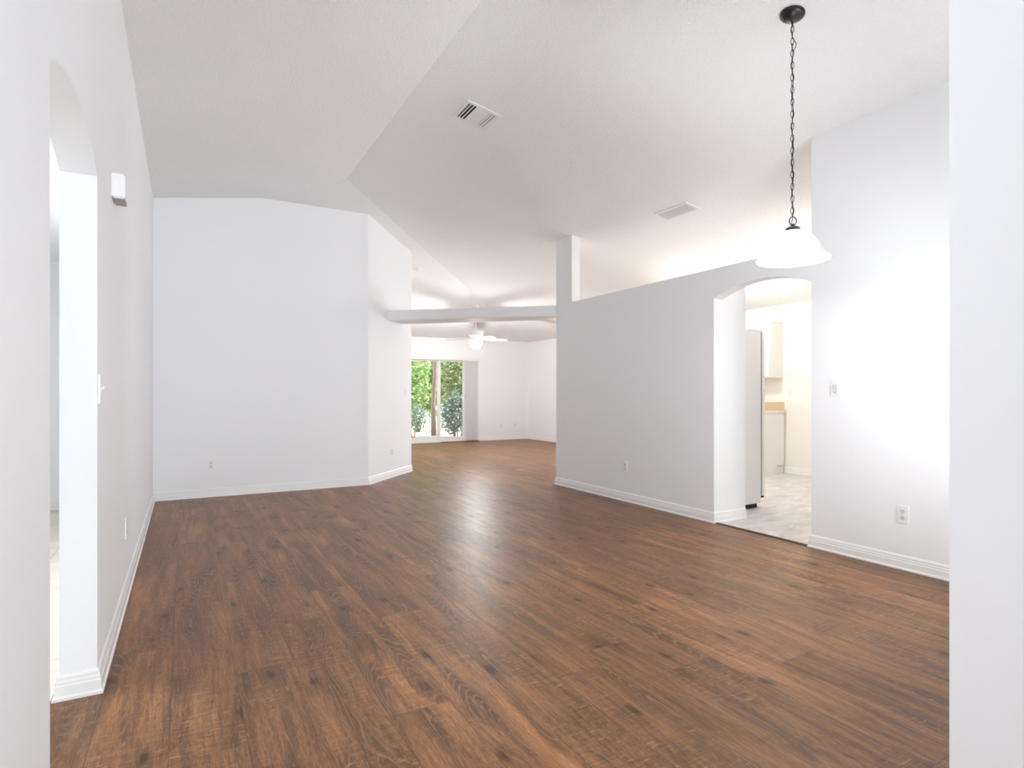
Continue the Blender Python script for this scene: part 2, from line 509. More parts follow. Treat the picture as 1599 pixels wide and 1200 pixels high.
# back wall and 45 degree wall, one plaster run
bm = new_bm()
ztop = 3.7
off = TH * math.tan(math.radians(22.5))
add_prism(bm, [(XL - TH, YF, 0), (D0[0], D0[1], 0), (D1[0], D1[1], 0), (D1[0], YS, 0), (D1[0] - TH, YS, 0), (D1[0] - TH, D1[1] + 0.05, 0), (D0[0] - off, D0[1] + TH, 0), (XL - TH, YF + TH, 0)], (0, 0, 3.52))
back = struct(link('wall_back', bm, M['wall']))
# trim the tops under the vault
bm = bmesh.new(); bm.from_mesh(back.data)
for v in bm.verts:
    if v.co.z > 1:
        v.co.z = min(zC(v.co.y), zB(v.co.x) if v.co.x > RX else 9) + 0.04
# left end follows slope A: add a cut at the kink
xk = RX - SCC * (YF - RY) / SA
geom = bm.verts[:] + bm.edges[:] + bm.faces[:]
bmesh.ops.bisect_plane(bm, geom=geom, plane_co=(xk, 0, 0), plane_no=(1, 0, 0))
for v in bm.verts:
    if v.co.z > 1 and v.co.x < xk + 0.001 and v.co.y < YF + 0.3:
        v.co.z = min(zA(v.co.x), zC(YF)) + 0.05
bm.to_mesh(back.data); bm.free()

# wall with the sliding door
SX0, SX1, SZ = 4.40, 5.92, 2.0
bm = new_bm()
zt = 2.60
add_box(bm, D1[0] - TH, SX0, YS, YS + 0.13, 0, zt)
add_box(bm, SX1, XK + 0.14, YS, YS + 0.13, 0, zt)
add_box(bm, SX0, SX1, YS, YS + 0.13, SZ, zt)
struct(link('wall_garden', bm, M['wall']))

# outer wall on the right: kitchen (warm paint) and family room
struct(box_obj('wall_kitchen', (XK, XK + 0.14, 0.4, 7.2, 0, 2.6), M['kitchen_wall']))
bm = new_bm()
NY0, NY1, NZ0, NZ1 = 7.5, 9.5, 0.45, 2.1
for (y0, y1, z0, z1) in ((7.2, NY0, 0, 2.6), (NY1, YS, 0, 2.6), (NY0, NY1, 0, NZ0), (NY0, NY1, NZ1, 2.6)):
    add_box(bm, XK, XK + 0.14, y0, y1, z0, z1)
struct(link('wall_family_room', bm, M['wall']))
bm = new_bm()
add_prism(bm, [(XR + TH, 0.565, 0), (XK, 0.565, 0), (XK, 0.565, zB(XK) + 0.05), (XR + TH, 0.565, zB(XR + TH) + 0.05)], (0, -0.12, 0))
struct(link('wall_kitchen_near', bm, M['kitchen_wall']))

# near wall of the dining corner with an unseen window added for fill light, and the wall of the entry beside the camera
FX = 1.55
bm = new_bm()
WX0, WX1, WZ0, WZ1 = 2.4, 3.7, 0.62, 2.05
for (x0, x1, z0, z1) in ((FX + 0.12, WX0, 0, 2.9), (WX1, XR, 0, 2.9), (WX0, WX1, 0, WZ0), (WX0, WX1, WZ1, 2.9)):
    add_box(bm, x0, x1, YN - 0.12, YN, z0, z1)
add_prism(bm, [(FX + 0.12, YN, 2.9), (XR, YN, 2.9), (XR, YN, zB(XR) + 0.05), (FX + 0.12, YN, zB(FX + 0.12) + 0.05)], (0, -0.12, 0))
struct(link('wall_near', bm, M['wall']))
wall_yz('wall_entry', [(-3.7, 0), (YN, 0), (YN, RZ + 0.03), (-3.7, RZ + 0.03)], FX, FX + 0.12, M['wall'])
# front wall behind the camera with a tall unseen window added for fill light
bm = new_bm()
EX0, EX1, EZ0, EZ1 = 0.53, 1.43, 0.5, 2.4
for (x0, x1, z0, z1) in ((XL - TH, EX0, 0, 3.2), (EX1, FX + 0.12, 0, 3.2), (EX0, EX1, 0, EZ0), (EX0, EX1, EZ1, 3.2)):
    add_box(bm, x0, x1, -3.7, -3.58, z0, z1)
add_prism(bm, [(XL - TH, -3.58, 3.2), (FX + 0.12, -3.58, 3.2), (FX + 0.12, -3.58, RZ + 0.03), (XL - TH, -3.58, zA(XL) + 0.05)], (0, -0.12, 0))
struct(link('wall_front', bm, M['wall']))


def window(name, b, axis):
    """white frame with one cross bar and a clear pane; b = (u0,u1,z0,z1,plane)"""
    u0, u1, z0, z1, pl = b
    bm = new_bm(); w = 0.05; mid = (z0 + z1) / 2
    def bx(a0, a1, c0, c1, t0=-0.03, t1=0.03):
        if axis == 'y': add_box(bm, a0, a1, pl + t0, pl + t1, c0, c1)
        else: add_box(bm, pl + t0, pl + t1, a0, a1, c0, c1)
    bx(u0, u0 + w, z0, z1); bx(u1 - w, u1, z0, z1); bx(u0 + w, u1 - w, z0, z0 + w); bx(u0 + w, u1 - w, z1 - w, z1)
    bx(u0 + w, u1 - w, mid - 0.02, mid + 0.02)
    fr = struct(link(name, bm, M['trim']))
    bm = new_bm(); bx(u0 + w, u1 - w, z0 + w, z1 - w, -0.004, 0.004)
    link('pane', bm, M['glass'], fr)


window('window_1', (WX0, WX1, WZ0, WZ1, YN - 0.07), 'y')
window('window_2', (EX0, EX1, EZ0, EZ1, -3.63), 'y')

# room behind the left arch
bm = new_bm()
add_box(bm, -3.8, XL - TH, 7.28, 7.40, 0, 2.5)
add_box(bm, -3.8, XL - TH, -0.2, -0.08, 0, 2.5)
for (y0, y1, z0, z1) in ((-0.08, 0.5, 0, 2.5), (0.5, 2.9, 0, 2.5), (4.4, 7.28, 0, 2.5), (2.9, 4.4, 0, 0.6), (2.9, 4.4, 2.2, 2.5)):
    add_box(bm, -3.62, -3.50, y0, y1, z0, z1)
struct(link('wall_side_room', bm, M['wall']))
window('window_4', (NY0, NY1, NZ0, NZ1, XK + 0.08), 'x')

window('window_3', (2.9, 4.4, 0.6, 2.2, -3.55), 'x')

# plant shelf that bridges from the 45 degree wall to the pillar
bm = new_bm()
add_prism(bm, [(2.375, 7.69, 2.14), (XR, PE - 0.002, 2.14), (XR + TH, PE, 2.14), (XR + TH, 6.64, 2.14), (2.70, 8.03, 2.14)], (0, 0, 0.135))
struct(link('beam', bm, M['wall'], bevel=0.012))


# ---------------------------------------------------------------- baseboards
PROF = [(0, 0), (0.021, 0), (0.021, 0.010), (0.015, 0.017), (0.014, 0.052), (0.0105, 0.058), (0.0115, 0.066), (0.0085, 0.073), (0.0085, 0.083), (0.004, 0.092), (0, 0.095)]


def baseboard(name, path, side, mat=None):
    """sweeps the moulding along a floor path with mitred corners; side=+1 puts it to the left of the direction of travel"""
    pts = [Vector((p[0], p[1])) for p in path]; n = len(pts); offs = []
    for i in range(n):
        ds = []
        if i > 0: ds.append((pts[i] - pts[i - 1]).normalized())
        if i < n - 1: ds.append((pts[i + 1] - pts[i]).normalized())
        ns = [Vector((-d.y, d.x)) * side for d in ds]
        if len(ns) == 1: offs.append(ns[0])
        else: offs.append((ns[0] + ns[1]) / (1 + ns[0].dot(ns[1])))
    bm = new_bm(); rows = []
    for p, o in zip(pts, offs):
        rows.append([bm.verts.new((p.x + o.x * d, p.y + o.y * d, z)) for d, z in PROF])
    for a, b in zip(rows, rows[1:]):
        for j in range(len(PROF) - 1):
            bm.faces.new((a[j], a[j + 1], b[j + 1], b[j]))
    bm.faces.new(rows[0]); bm.faces.new(rows[-1])
    return struct(link(name, bm, mat or M['trim']))


baseboard('baseboard_left', [(XL, YF), (XL, LJ1), (XL - TH, LJ1), (XL - TH, 3.4)], 1)
baseboard('baseboard_left.001', [(XL - TH, 1.2), (XL - TH, LJ0), (XL, LJ0), (XL, -3.58)], 1)
baseboard('baseboard_back', [(XL, YF), D0, D1, (D1[0], YS), (SX0, YS)], -1)
baseboard('baseboard_right', [(XR + TH, PE), (XR, PE), (XR, AJ1), (4.53, AJ1)], -1)
baseboard('baseboard_right.001', [(XR + TH, AJ0), (XR, AJ0), (XR, YN), (FX, YN), (FX, -3.58)], -1)
baseboard('baseboard_garden', [(SX1, YS), (XK, YS), (XK, 7.2)], -1)
baseboard('baseboard_kitchen', [(XK, 5.46), (XK, 0.565)], -1)
baseboard('baseboard_side_room', [(XL - TH, 7.28), (-3.5, 7.28)], 1)

# dark strips: kitchen threshold and the transition at the sliding door
struct(box_obj('trim_1', (XR - 0.005, XR + 0.03, AJ0 + 0.02, AJ1 - 0.02, 0, 0.007), M['brown_strip'], bevel=0.002))
struct(box_obj('trim_2', (5.22, 6.22, YS - 0.075, YS - 0.022, 0, 0.014), M['brown_strip'], bevel=0.003))

# ---------------------------------------------------------------- sliding glass door
bm = new_bm()
y0, y1 = YS + 0.015, YS + 0.115
add_box(bm, SX0, SX0 + 0.035, y0, y1, 0, SZ); add_box(bm, SX1 - 0.035, SX1, y0, y1, 0, SZ)
add_box(bm, SX0 + 0.035, SX1 - 0.035, y0, y1, SZ - 0.04, SZ); add_box(bm, SX0 + 0.035, SX1 - 0.035, y0, y1, 0, 0.03)
door = struct(link('door_1', bm, M['white_metal']))


def slider_panel(x0, x1, ya, yb):
    bm = new_bm(); s = 0.062
    add_box(bm, x0, x0 + s, ya, yb, 0.03, SZ - 0.04); add_box(bm, x1 - s, x1, ya, yb, 0.03, SZ - 0.04)
    add_box(bm, x0 + s, x1 - s, ya, yb, 0.03, 0.125); add_box(bm, x0 + s, x1 - s, ya, yb, SZ - 0.10, SZ - 0.04)
    p = link('sliding_panel', bm, M['white_metal'], door)
    box_obj('pane', (x0 + s, x1 - s, (ya + yb) / 2 - 0.004, (ya + yb) / 2 + 0.004, 0.125, SZ - 0.10), M['glass'], p)
    return p


slider_panel(SX0 + 0.037, 5.245, YS + 0.067, YS + 0.107)
pn = slider_panel(5.18, SX1 - 0.037, YS + 0.022, YS + 0.062)
box_obj('handle', (5.86, 5.875, YS - 0.005, YS + 0.022, 0.95, 1.15), M['white_metal'], pn)

# vertical blinds drawn to the right
bl = thing('vertical_blinds', 'white vertical blinds drawn aside at the sliding glass door under a narrow headrail', 'blinds', (5.3, YS - 0.06, 0))
box_obj('headrail', (-0.95, 0.90, -0.055, 0.058, 1.93, 2.005), M['white_metal'], bl, bevel=0.004)
for i in range(11):
    bm = new_bm()
    w, a = 0.089, math.radians(-42 + random.uniform(-16, 16))
    prof = [(t * w / 2, 0.006 * (1 - t * t)) for t in (-1, -0.5, 0, 0.5, 1)]
    lo = [];
    for z in (0.03, 1.93):
        for sgn in (0, 0.0012):
            lo.append([bm.verts.new((u * math.cos(a) - (v + sgn) * math.sin(a), u * math.sin(a) + (v + sgn) * math.cos(a), z)) for u, v in prof])
    for j in range(4):
        bm.faces.new((lo[0][j], lo[0][j + 1], lo[2][j + 1], lo[2][j])); bm.faces.new((lo[1][j + 1], lo[1][j], lo[3][j], lo[3][j + 1]))
        bm.faces.new((lo[2][j], lo[2][j + 1], lo[3][j + 1], lo[3][j])); bm.faces.new((lo[0][j + 1], lo[0][j], lo[1][j], lo[1][j + 1]))
    for j in (0, 4):
        bm.faces.new((lo[0][j], lo[2][j], lo[3][j], lo[1][j]))
    link('vane', bm, M['blind'], bl, loc=(0.585 + i * 0.0255, 0.0, 0.0))


# ---------------------------------------------------------------- electrical plates
def frame_mat(pos, normal, up=(0, 0, 1)):
    n = Vector(normal).normalized(); u = Vector(up); x = u.cross(n).normalized(); y = n.cross(x)
    m = Matrix((x, y, n)).transposed().to_4x4(); m.translation = Vector(pos); return m


def plate_bm(w=0.072, h=0.118, t=0.006):
    bm = new_bm(); add_box(bm, -w / 2, w / 2, -h / 2, h / 2, 0, t)
    top = [e for e in bm.edges if all(v.co.z > t * 0.9 for v in e.verts)]
    bmesh.ops.bevel(bm, geom=top, offset=0.003, segments=2, affect='EDGES')
    return bm


def make_outlet():
    r = thing('power_outlet', 'x', 'outlet')
    link('cover_plate', plate_bm(), M['plastic'], r)
    for s in (-1, 1):
        bm = new_bm()
        pts = []
        for i in range(24):
            a = 2 * PI * i / 24; pts.append((max(-0.0165, min(0.0165, 0.0175 * math.cos(a) * 1.05)), s * 0.0215 + max(-0.0135, min(0.0135, 0.0165 * math.sin(a))), 0.0055))
        add_prism(bm, pts, (0, 0, 0.0022))
        f = link('socket_face', bm, M['dim_plastic'], r)
        bm = new_bm()
        for dx, w_, h_ in ((-0.0063, 0.0024, 0.0085), (0.0063, 0.0024, 0.007)):
            add_box(bm, dx - w_ / 2, dx + w_ / 2, s * 0.0215 - h_ / 2 + 0.003, s * 0.0215 + h_ / 2 + 0.003, 0.0072, 0.0082)
        bm2 = [(0.0028 * math.cos(2 * PI * i / 10), s * 0.0215 - 0.0075 + 0.0028 * math.sin(2 * PI * i / 10), 0.0072) for i in range(10)]
        add_prism(bm, bm2, (0, 0, 0.001))
        link('slot', bm, M['dark'], f)
    bm = new_bm(); add_prism(bm, [(0.003 * math.cos(2 * PI * i / 10), 0.003 * math.sin(2 * PI * i / 10), 0.006) for i in range(10)], (0, 0, 0.0012))
    link('screw', bm, M['grey_plastic'], r)
    return r


def make_switch(rocker=True):
    r = thing('light_switch', 'x', 'light switch')
    link('cover_plate', plate_bm(), M['plastic'], r)
    if rocker:
        bm = new_bm(); v = add_box(bm, -0.0165, 0.0165, -0.033, 0.033, 0.005, 0.008)
        for q in v:
            if q.co.y > 0 and q.co.z > 0.007: q.co.z += 0.003
        link('rocker', bm, M['dim_plastic'], r, bevel=0.0008)
        box_obj('slide_control', (-0.008, 0.008, -0.030, -0.025, 0.007, 0.0095), M['grey_plastic'], r)
    else:
        box_obj('toggle_plate', (-0.006, 0.006, -0.013, 0.013, 0.005, 0.0075), M['dim_plastic'], r)
        bm = new_bm(); add_prism(bm, [(-0.004, -0.004, 0.006), (-0.004, 0.006, 0.006), (-0.004, 0.011, 0.017), (-0.004, 0.006, 0.018)], (0.008, 0, 0))
        link('toggle', bm, M['plastic'], r)
    for s in (-1, 1):
        bm = new_bm(); add_prism(bm, [(0.003 * math.cos(2 * PI * i / 10), s * 0.046 + 0.003 * math.sin(2 * PI * i / 10), 0.0055) for i in range(10)], (0, 0, 0.0012))
        link('screw', bm, M['dim_plastic'], r)
    return r


outlet0 = make_outlet()
n45 = Vector((0.955, -0.91, 0)).normalized()
OUT = [
    ((XL, 3.995, 0.384), (1, 0, 0), 'white outlet seen edge-on low on the long left wall'),
    ((0.257, YF, 0.36), (0, -1, 0), 'white outlet low on the wide grey-white back wall near its left corner'),
    ((2.48, 7.798, 0.346), n45, 'faint white outlet low on the narrow angled wall below the light switch'),
    ((XR, 4.853, 0.372), (-1, 0, 0), 'white outlet low on the half wall under the ledge'),
    ((XR, 2.085, 0.362), (-1, 0, 0), 'white outlet low on the tall wall right of the kitchen arch'),
    ((6.854, YS, 0.35), (0, -1, 0), 'small distant outlet on the far wall, the one nearer the sliding door'),
    ((7.257, YS, 0.352), (0, -1, 0), 'small distant outlet on the far wall, the one nearer the corner'),
    ((XK, 5.80, 1.16), (-1, 0, 0), 'outlet above the kitchen counter, half hidden by the refrigerator'),
]
for i, (p, n, lab) in enumerate(OUT):
    o = outlet0 if i == 0 else copy_tree(outlet0)
    o.matrix_world = frame_mat(p, n); tag(o, lab, 'outlet', 'wall outlets')
sw0 = make_switch(True)
sw1 = make_switch(False)
SWI = [
    (sw0, (XR, 2.54, 1.19), (-1, 0, 0), 'white rocker light switch at hand height right of the kitchen arch'),
    (copy_tree(sw0), (XK, 5.376, 1.165), (-1, 0, 0), 'pale switch plate on the cream kitchen wall beside the counter'),
    (sw1, (2.805, 8.139, 1.178), n45, 'white toggle switch on the angled wall beside the far opening'),
    (copy_tree(sw1), (XL, 2.82, 1.175), (1, 0, 0), 'white toggle switch seen edge-on beside the left arch'),
]
for o, p, n, lab in SWI:
    o.matrix_world = frame_mat(p, n); tag(o, lab, 'light switch', 'light switches')

# door chime on the left wall
ch = thing('door_chime', 'white box door chime mounted high on the left wall beside the arch', 'door chime', (XL, 3.335, 2.125))
bm = new_bm(); add_box(bm, 0, 0.052, -0.066, 0.066, -0.055, 0.06)
link('cover', bm, M['plastic'], ch, bevel=0.006)
box_obj('base_plate', (0, 0.006, -0.071, 0.071, -0.05, 0.055), M['plastic'], ch)
box_obj('underside_panel', (0.006, 0.050, -0.062, 0.062, -0.0575, -0.054), M['grey_plastic'], ch)  # separate grey panel on the underside of the cover

# ---------------------------------------------------------------- ceiling registers
nB = Vector((-SB, 0, -1)).normalized()      # pointing down from the right slope


def slope_mat(x, y):
    n = nB; xa = Vector((1, 0, -SB)).normalized(); ya = n.cross(xa)
    m = Matrix((xa, ya, n)).transposed().to_4x4(); m.translation = Vector((x, y, zB(x))); return m


def louver(bm, c, length, width, tilt, axis):
    """thin blade; axis 'x' or 'y' = the direction it runs along"""
    h = width / 2; t = 0.0012; a = tilt
    sec = [(-h, -t), (h, -t), (h, t), (-h, t)]
    sec = [(u * math.cos(a) - v * math.sin(a), u * math.sin(a) + v * math.cos(a)) for u, v in sec]
    if axis == 'y':
        add_prism(bm, [(c[0] + u, c[1] - length / 2, c[2] + v) for u, v in sec], (0, length, 0))
    else:
        add_prism(bm, [(c[0] - length / 2, c[1] + u, c[2] + v) for u, v in sec], (length, 0, 0))


def reg_frame(r, hx, hy, lip):
    bm = new_bm()
    for (x0, x1, y0, y1) in ((-hx - lip, hx + lip, -hy - lip, -hy), (-hx - lip, hx + lip, hy, hy + lip), (-hx - lip, -hx, -hy, hy), (hx, hx + lip, -hy, hy)):
        add_box(bm, x0, x1, y0, y1, 0.0, 0.009)
    link('frame', bm, M['white_metal'], r)


r = thing('air_vent', 'square white ceiling register with three louver banks, high on the vault', 'air vent', mat=slope_mat(2.108, 4.345))
reg_frame(r, 0.128, 0.126, 0.026)
box_obj('duct_shade_sheet', (-0.128, 0.128, -0.126, 0.126, 0.0003, 0.0012), M['dark'], r)  # flat dark sheet standing in for the unlit duct behind the louvers
bm = new_bm()
for i in range(3): louver(bm, (-0.112 + i * 0.027, 0, 0.0085), 0.25, 0.017, -0.55, 'y')
link('louver_bank', bm, M['white_metal'], r)
bm = new_bm()
for i in range(11): louver(bm, (0.0, -0.115 + i * 0.023, 0.0085), 0.104, 0.024, 0.14, 'x')
add_box(bm, -0.054, -0.050, -0.126, 0.126, 0.002, 0.011); add_box(bm, 0.050, 0.054, -0.126, 0.126, 0.002, 0.011)
link('louver_bank', bm, M['white_metal'], r)
bm = new_bm()
for i in range(3): louver(bm, (0.068 + i * 0.025, 0, 0.0085), 0.25, 0.017, 0.2, 'y')
link('louver_bank', bm, M['white_metal'], r)

r = thing('air_vent', 'long narrow white ceiling register above the half wall ledge', 'air vent', mat=slope_mat(4.413, 4.405))
reg_frame(r, 0.075, 0.20, 0.024)
box_obj('duct_shade_sheet', (-0.075, 0.075, -0.20, 0.20, 0.0003, 0.0012), M['grey_plastic'], r)  # grey sheet standing in for the dim duct behind the fine louvers
bm = new_bm()
for i in range(9): louver(bm, (-0.066 + i * 0.0165, 0, 0.006), 0.40, 0.014, 0.35, 'y')
link('louver_bank', bm, M['dim_plastic'], r)

# smoke detector on the hip slope
nC = Vector((0, -SCC, -1)).normalized()
ya = Vector((0, 1, -SCC)).normalized(); xa = ya.cross(nC)
m = Matrix((xa, ya, nC)).transposed().to_4x4(); m.translation = Vector((3.235, 8.839, zC(8.839)))
r = thing('smoke_detector', 'round white smoke detector on the ceiling above the angled wall', 'smoke detector', mat=m)
bm = new_bm(); add_lathe(bm, [(0.072, 0), (0.072, 0.008), (0.066, 0.012)], 28); link('base_ring', bm, M['plastic'], r, smooth=True)
bm = new_bm(); add_lathe(bm, [(0.06, 0.012), (0.058, 0.028), (0.048, 0.036), (0.02, 0.038)], 28); link('cover', bm, M['plastic'], r, smooth=True)
bm = new_bm(); add_lathe(bm, [(0.013, 0.037), (0.012, 0.041), (0.006, 0.042)], 14); link('test_button', bm, M['grey_plastic'], r, smooth=True)

# ---------------------------------------------------------------- pendant lamp
LX, LY = 2.985, 2.09
zc = zB(LX)
lampo = thing('pendant_lamp', 'white frosted glass dome pendant lamp, lit, hanging on a black chain', 'pendant lamp', (LX, LY, zc))
RIM = 1.905 - zc
bm = new_bm(); add_lathe(bm, [(0.066, 0.0), (0.066, 0.006), (0.060, 0.014), (0.040, 0.024), (0.018, 0.030), (0.012, 0.040), (0.006, 0.044)], 36)
can = link('canopy', bm, M['black'], lampo, smooth=True)
can.rotation_euler = nB.to_track_quat('Z', 'Y').to_euler()
can.location = (-0.004, 0, -0.0005)
top_z, bot_z = -0.052, 2.150 - zc
bm = new_bm(); pitch = 0.0335; nl = int((top_z - bot_z) / pitch) + 1
pitch = (top_z - bot_z) / (nl - 1)
for i in range(nl):
    z = top_z - i * pitch; tw = 0.5 + (PI / 2 if i % 2 else 0) + random.uniform(-0.35, 0.35)
    pts = []
    for j in range(14):
        a = 2 * PI * j / 14; u = 0.0085 * math.cos(a); w = 0.0215 * math.sin(a)
        pts.append((u * math.cos(tw), u * math.sin(tw), z + w))
    add_tube(bm, pts, 0.0018, 6, closed=True)
link('chain', bm, M['black'], lampo, smooth='all', loc=(-0.004, 0, 0))
bm = new_bm(); cp = []
for i in range(60):
    t = i / 59; z = -0.03 + t * (RIM + 0.19 + 0.03); a = t * 40
    rr = 0.004
    if 0.095 < t < 0.15: rr = 0.018 * math.sin((t - 0.095) / 0.055 * PI) + 0.004; a = -0.5
    cp.append((rr * math.cos(a) - 0.003, rr * math.sin(a), z))
add_tube(bm, cp, 0.0022, 6)
link('cord', bm, M['black'], lampo, smooth='all')
bm = new_bm()
add_tube(bm, [(0.0205 * math.cos(2 * PI * j / 28) * math.cos(-0.45), 0.0205 * math.cos(2 * PI * j / 28) * math.sin(-0.45), 2.128 - zc + 0.024 * math.sin(2 * PI * j / 28)) for j in range(28)], 0.0034, 8, closed=True)
link('hanging_loop', bm, M['pewter'], lampo, smooth='all')
bm = new_bm(); z0 = RIM
add_lathe(bm, [(0.036, z0 + 0.178), (0.038, z0 + 0.181), (0.030, z0 + 0.188), (0.016, z0 + 0.194), (0.008, z0 + 0.197), (0.006, z0 + 0.207)], 28)
link('cap', bm, M['pewter'], lampo, smooth=True)
bm = new_bm()
for j in range(3):
    a = 2 * PI * j / 3 + 0.4; add_tube(bm, [(0.028 * math.cos(a), 0.028 * math.sin(a), z0 + 0.164), (0.028 * math.cos(a), 0.028 * math.sin(a), z0 + 0.184)], 0.003, 8)
add_lathe(bm, [(0.044, z0 + 0.1665), (0.044, z0 + 0.1695), (0.02, z0 + 0.1695)], 28)
link('shade_holder', bm, M['pewter'], lampo, smooth=True)
bm = new_bm()
outp = [(0.188, 0.0), (0.191, 0.006), (0.186, 0.014), (0.168, 0.026), (0.152, 0.040), (0.143, 0.054), (0.138, 0.066), (0.134, 0.080), (0.124, 0.100), (0.107, 0.124), (0.085, 0.144), (0.062, 0.157), (0.042, 0.164), (0.030, 0.166)]
inp = [(r_ - 0.005, z_ - 0.004 if i else z_) for i, (r_, z_) in enumerate(outp)]
add_lathe(bm, [(r_, z0 + z_) for r_, z_ in inp[::-1]] + [(r_, z0 + z_) for r_, z_ in outp], 56, cap=False)
link('shade', bm, M['shade'], lampo, smooth='all')
bm = new_bm(); add_lathe(bm, [(0.004, z0 + 0.032), (0.018, z0 + 0.036), (0.028, z0 + 0.050), (0.028, z0 + 0.066), (0.018, z0 + 0.086), (0.013, z0 + 0.105), (0.012, z0 + 0.14)], 20)
link('bulb', bm, M['bulb'], lampo, smooth='all')
lamp('pendant_bulb_light', 'POINT', (LX, LY, 1.905 + 0.022), 9, (1.0, 0.95, 0.88), radius=0.03)

# ---------------------------------------------------------------- ceiling fan
FXc, FYc = 5.006, 10.378
zf = zC(FYc)
fan = thing('ceiling_fan', 'white five-blade ceiling fan with a lit glass bowl in the far room', 'ceiling fan', (FXc, FYc, zf))
bm = new_bm(); add_lathe(bm, [(0.065, 0.012), (0.065, -0.012), (0.05, -0.04), (0.02, -0.055)], 28); link('canopy', bm, M['white_metal'], fan, smooth=True)
bm = new_bm(); add_tube(bm, [(0, 0, -0.03), (0, 0, 2.42 - zf)], 0.012, 12); link('downrod', bm, M['white_metal'], fan, smooth=True)
bm = new_bm(); b0 = 2.20 - zf
add_lathe(bm, [(0.02, b0 + 0.235), (0.045, b0 + 0.222), (0.075, b0 + 0.20), (0.145, b0 + 0.185), (0.168, b0 + 0.172), (0.166, b0 + 0.155), (0.155, b0 + 0.14), (0.155, b0 + 0.10), (0.12, b0 + 0.065), (0.09, b0 + 0.05), (0.09, b0 - 0.02), (0.11, b0 - 0.035), (0.115, b0 - 0.045)], 40)
link('motor_housing', bm, M['white_metal'], fan, smooth=True)
for kx in range(5):
    ang = math.radians(-11 + 72 * kx); bm = new_bm(); pitch_ = math.radians(-12)
    top = []; 
    prof = [(0.18, 0.045), (0.24, 0.056), (0.40, 0.062), (0.55, 0.064), (0.605, 0.058), (0.635, 0.035)]
    loop = [(r_, w_) for r_, w_ in prof] + [(r_, -w_) for r_, w_ in reversed(prof)]
    def bl_pt(r_, w_, dz): 
        x_, y_, z_ = r_, w_ * math.cos(pitch_), w_ * math.sin(pitch_) + dz + b0 + 0.018
        return (x_ * math.cos(ang) - y_ * math.sin(ang), x_ * math.sin(ang) + y_ * math.cos(ang), z_)
    add_prism(bm, [bl_pt(r_, w_, 0) for r_, w_ in loop], (0, 0, 0.007))
    bld = link('blade', bm, M['white_metal'], fan)
    bm = new_bm()
    add_prism(bm, [bl_pt(r_, w_, -0.006) for r_, w_ in ((0.085, 0.018), (0.16, 0.014), (0.25, 0.03), (0.25, -0.03), (0.16, -0.014), (0.085, -0.018))], (0, 0, 0.006))
    link('blade_bracket', bm, M['white_metal'], bld)
bm = new_bm(); add_lathe(bm, [(0.135, b0 - 0.045), (0.13, b0 - 0.075), (0.112, b0 - 0.115), (0.08, b0 - 0.148), (0.04, b0 - 0.162), (0.012, b0 - 0.165)], 36)
link('light_bowl', bm, M['bowl'], fan, smooth='all')
bm = new_bm(); add_tube(bm, [(0.10, 0, b0 - 0.04), (0.145, 0.0, b0 - 0.07), (0.145, 0, b0 - 0.22)], 0.0011, 6); add_lathe(bm, [(0.001, b0 - 0.238), (0.004, b0 - 0.234), (0.004, b0 - 0.224), (0.001, b0 - 0.22)], 8, c=(0.145, 0))
link('pull_chain', bm, M['pewter'], fan, smooth='all')
lamp('fan_bowl_light', 'POINT', (FXc, FYc, 1.985), 78, (1.0, 0.99, 0.98), radius=0.06)

# ---------------------------------------------------------------- kitchen
fr = thing('refrigerator', 'tall white refrigerator seen from its side just inside the kitchen arch', 'refrigerator', (4.72, 4.28, 0))
fx0, fx1, fy0, fy1 = -0.37, 0.375, -0.36, 0.36
box_obj('body', (fx0, fx1, fy0, fy1, 0.045, 1.785), M['fridge'], fr, bevel=0.006)
box_obj('door_gasket', (fx1, fx1 + 0.012, fy0 + 0.006, fy1 - 0.006, 0.12, 1.775), M['gasket'], fr)
d_ = box_obj('fresh_food_door', (fx1 + 0.012, fx1 + 0.062, fy0, fy1, 0.115, 1.19), M['fridge'], fr, bevel=0.008)
box_obj('handle', (fx1 + 0.062, fx1 + 0.10, fy1 - 0.08, fy1 - 0.05, 0.75, 1.15), M['plastic'], d_, bevel=0.006)
d_ = box_obj('freezer_door', (fx1 + 0.012, fx1 + 0.062, fy0, fy1, 1.20, 1.785), M['fridge'], fr, bevel=0.008)
box_obj('handle', (fx1 + 0.062, fx1 + 0.10, fy1 - 0.08, fy1 - 0.05, 1.24, 1.55), M['plastic'], d_, bevel=0.006)
box_obj('hinge_cover', (fx1 - 0.13, fx1 + 0.045, fy0 + 0.02, fy0 + 0.10, 1.785, 1.803), M['dim_plastic'], fr, bevel=0.005)
box_obj('bottom_hinge', (fx1 - 0.01, fx1 + 0.055, fy0 + 0.01, fy0 + 0.05, 0.095, 0.113), M['dark'], fr)
box_obj('toe_grille_shade_gap', (fx0 + 0.02, fx1 - 0.04, fy0 + 0.02, fy1 - 0.02, 0.0, 0.045), M['dark'], fr)  # black base block; its side also fills in the shaded gap under the body

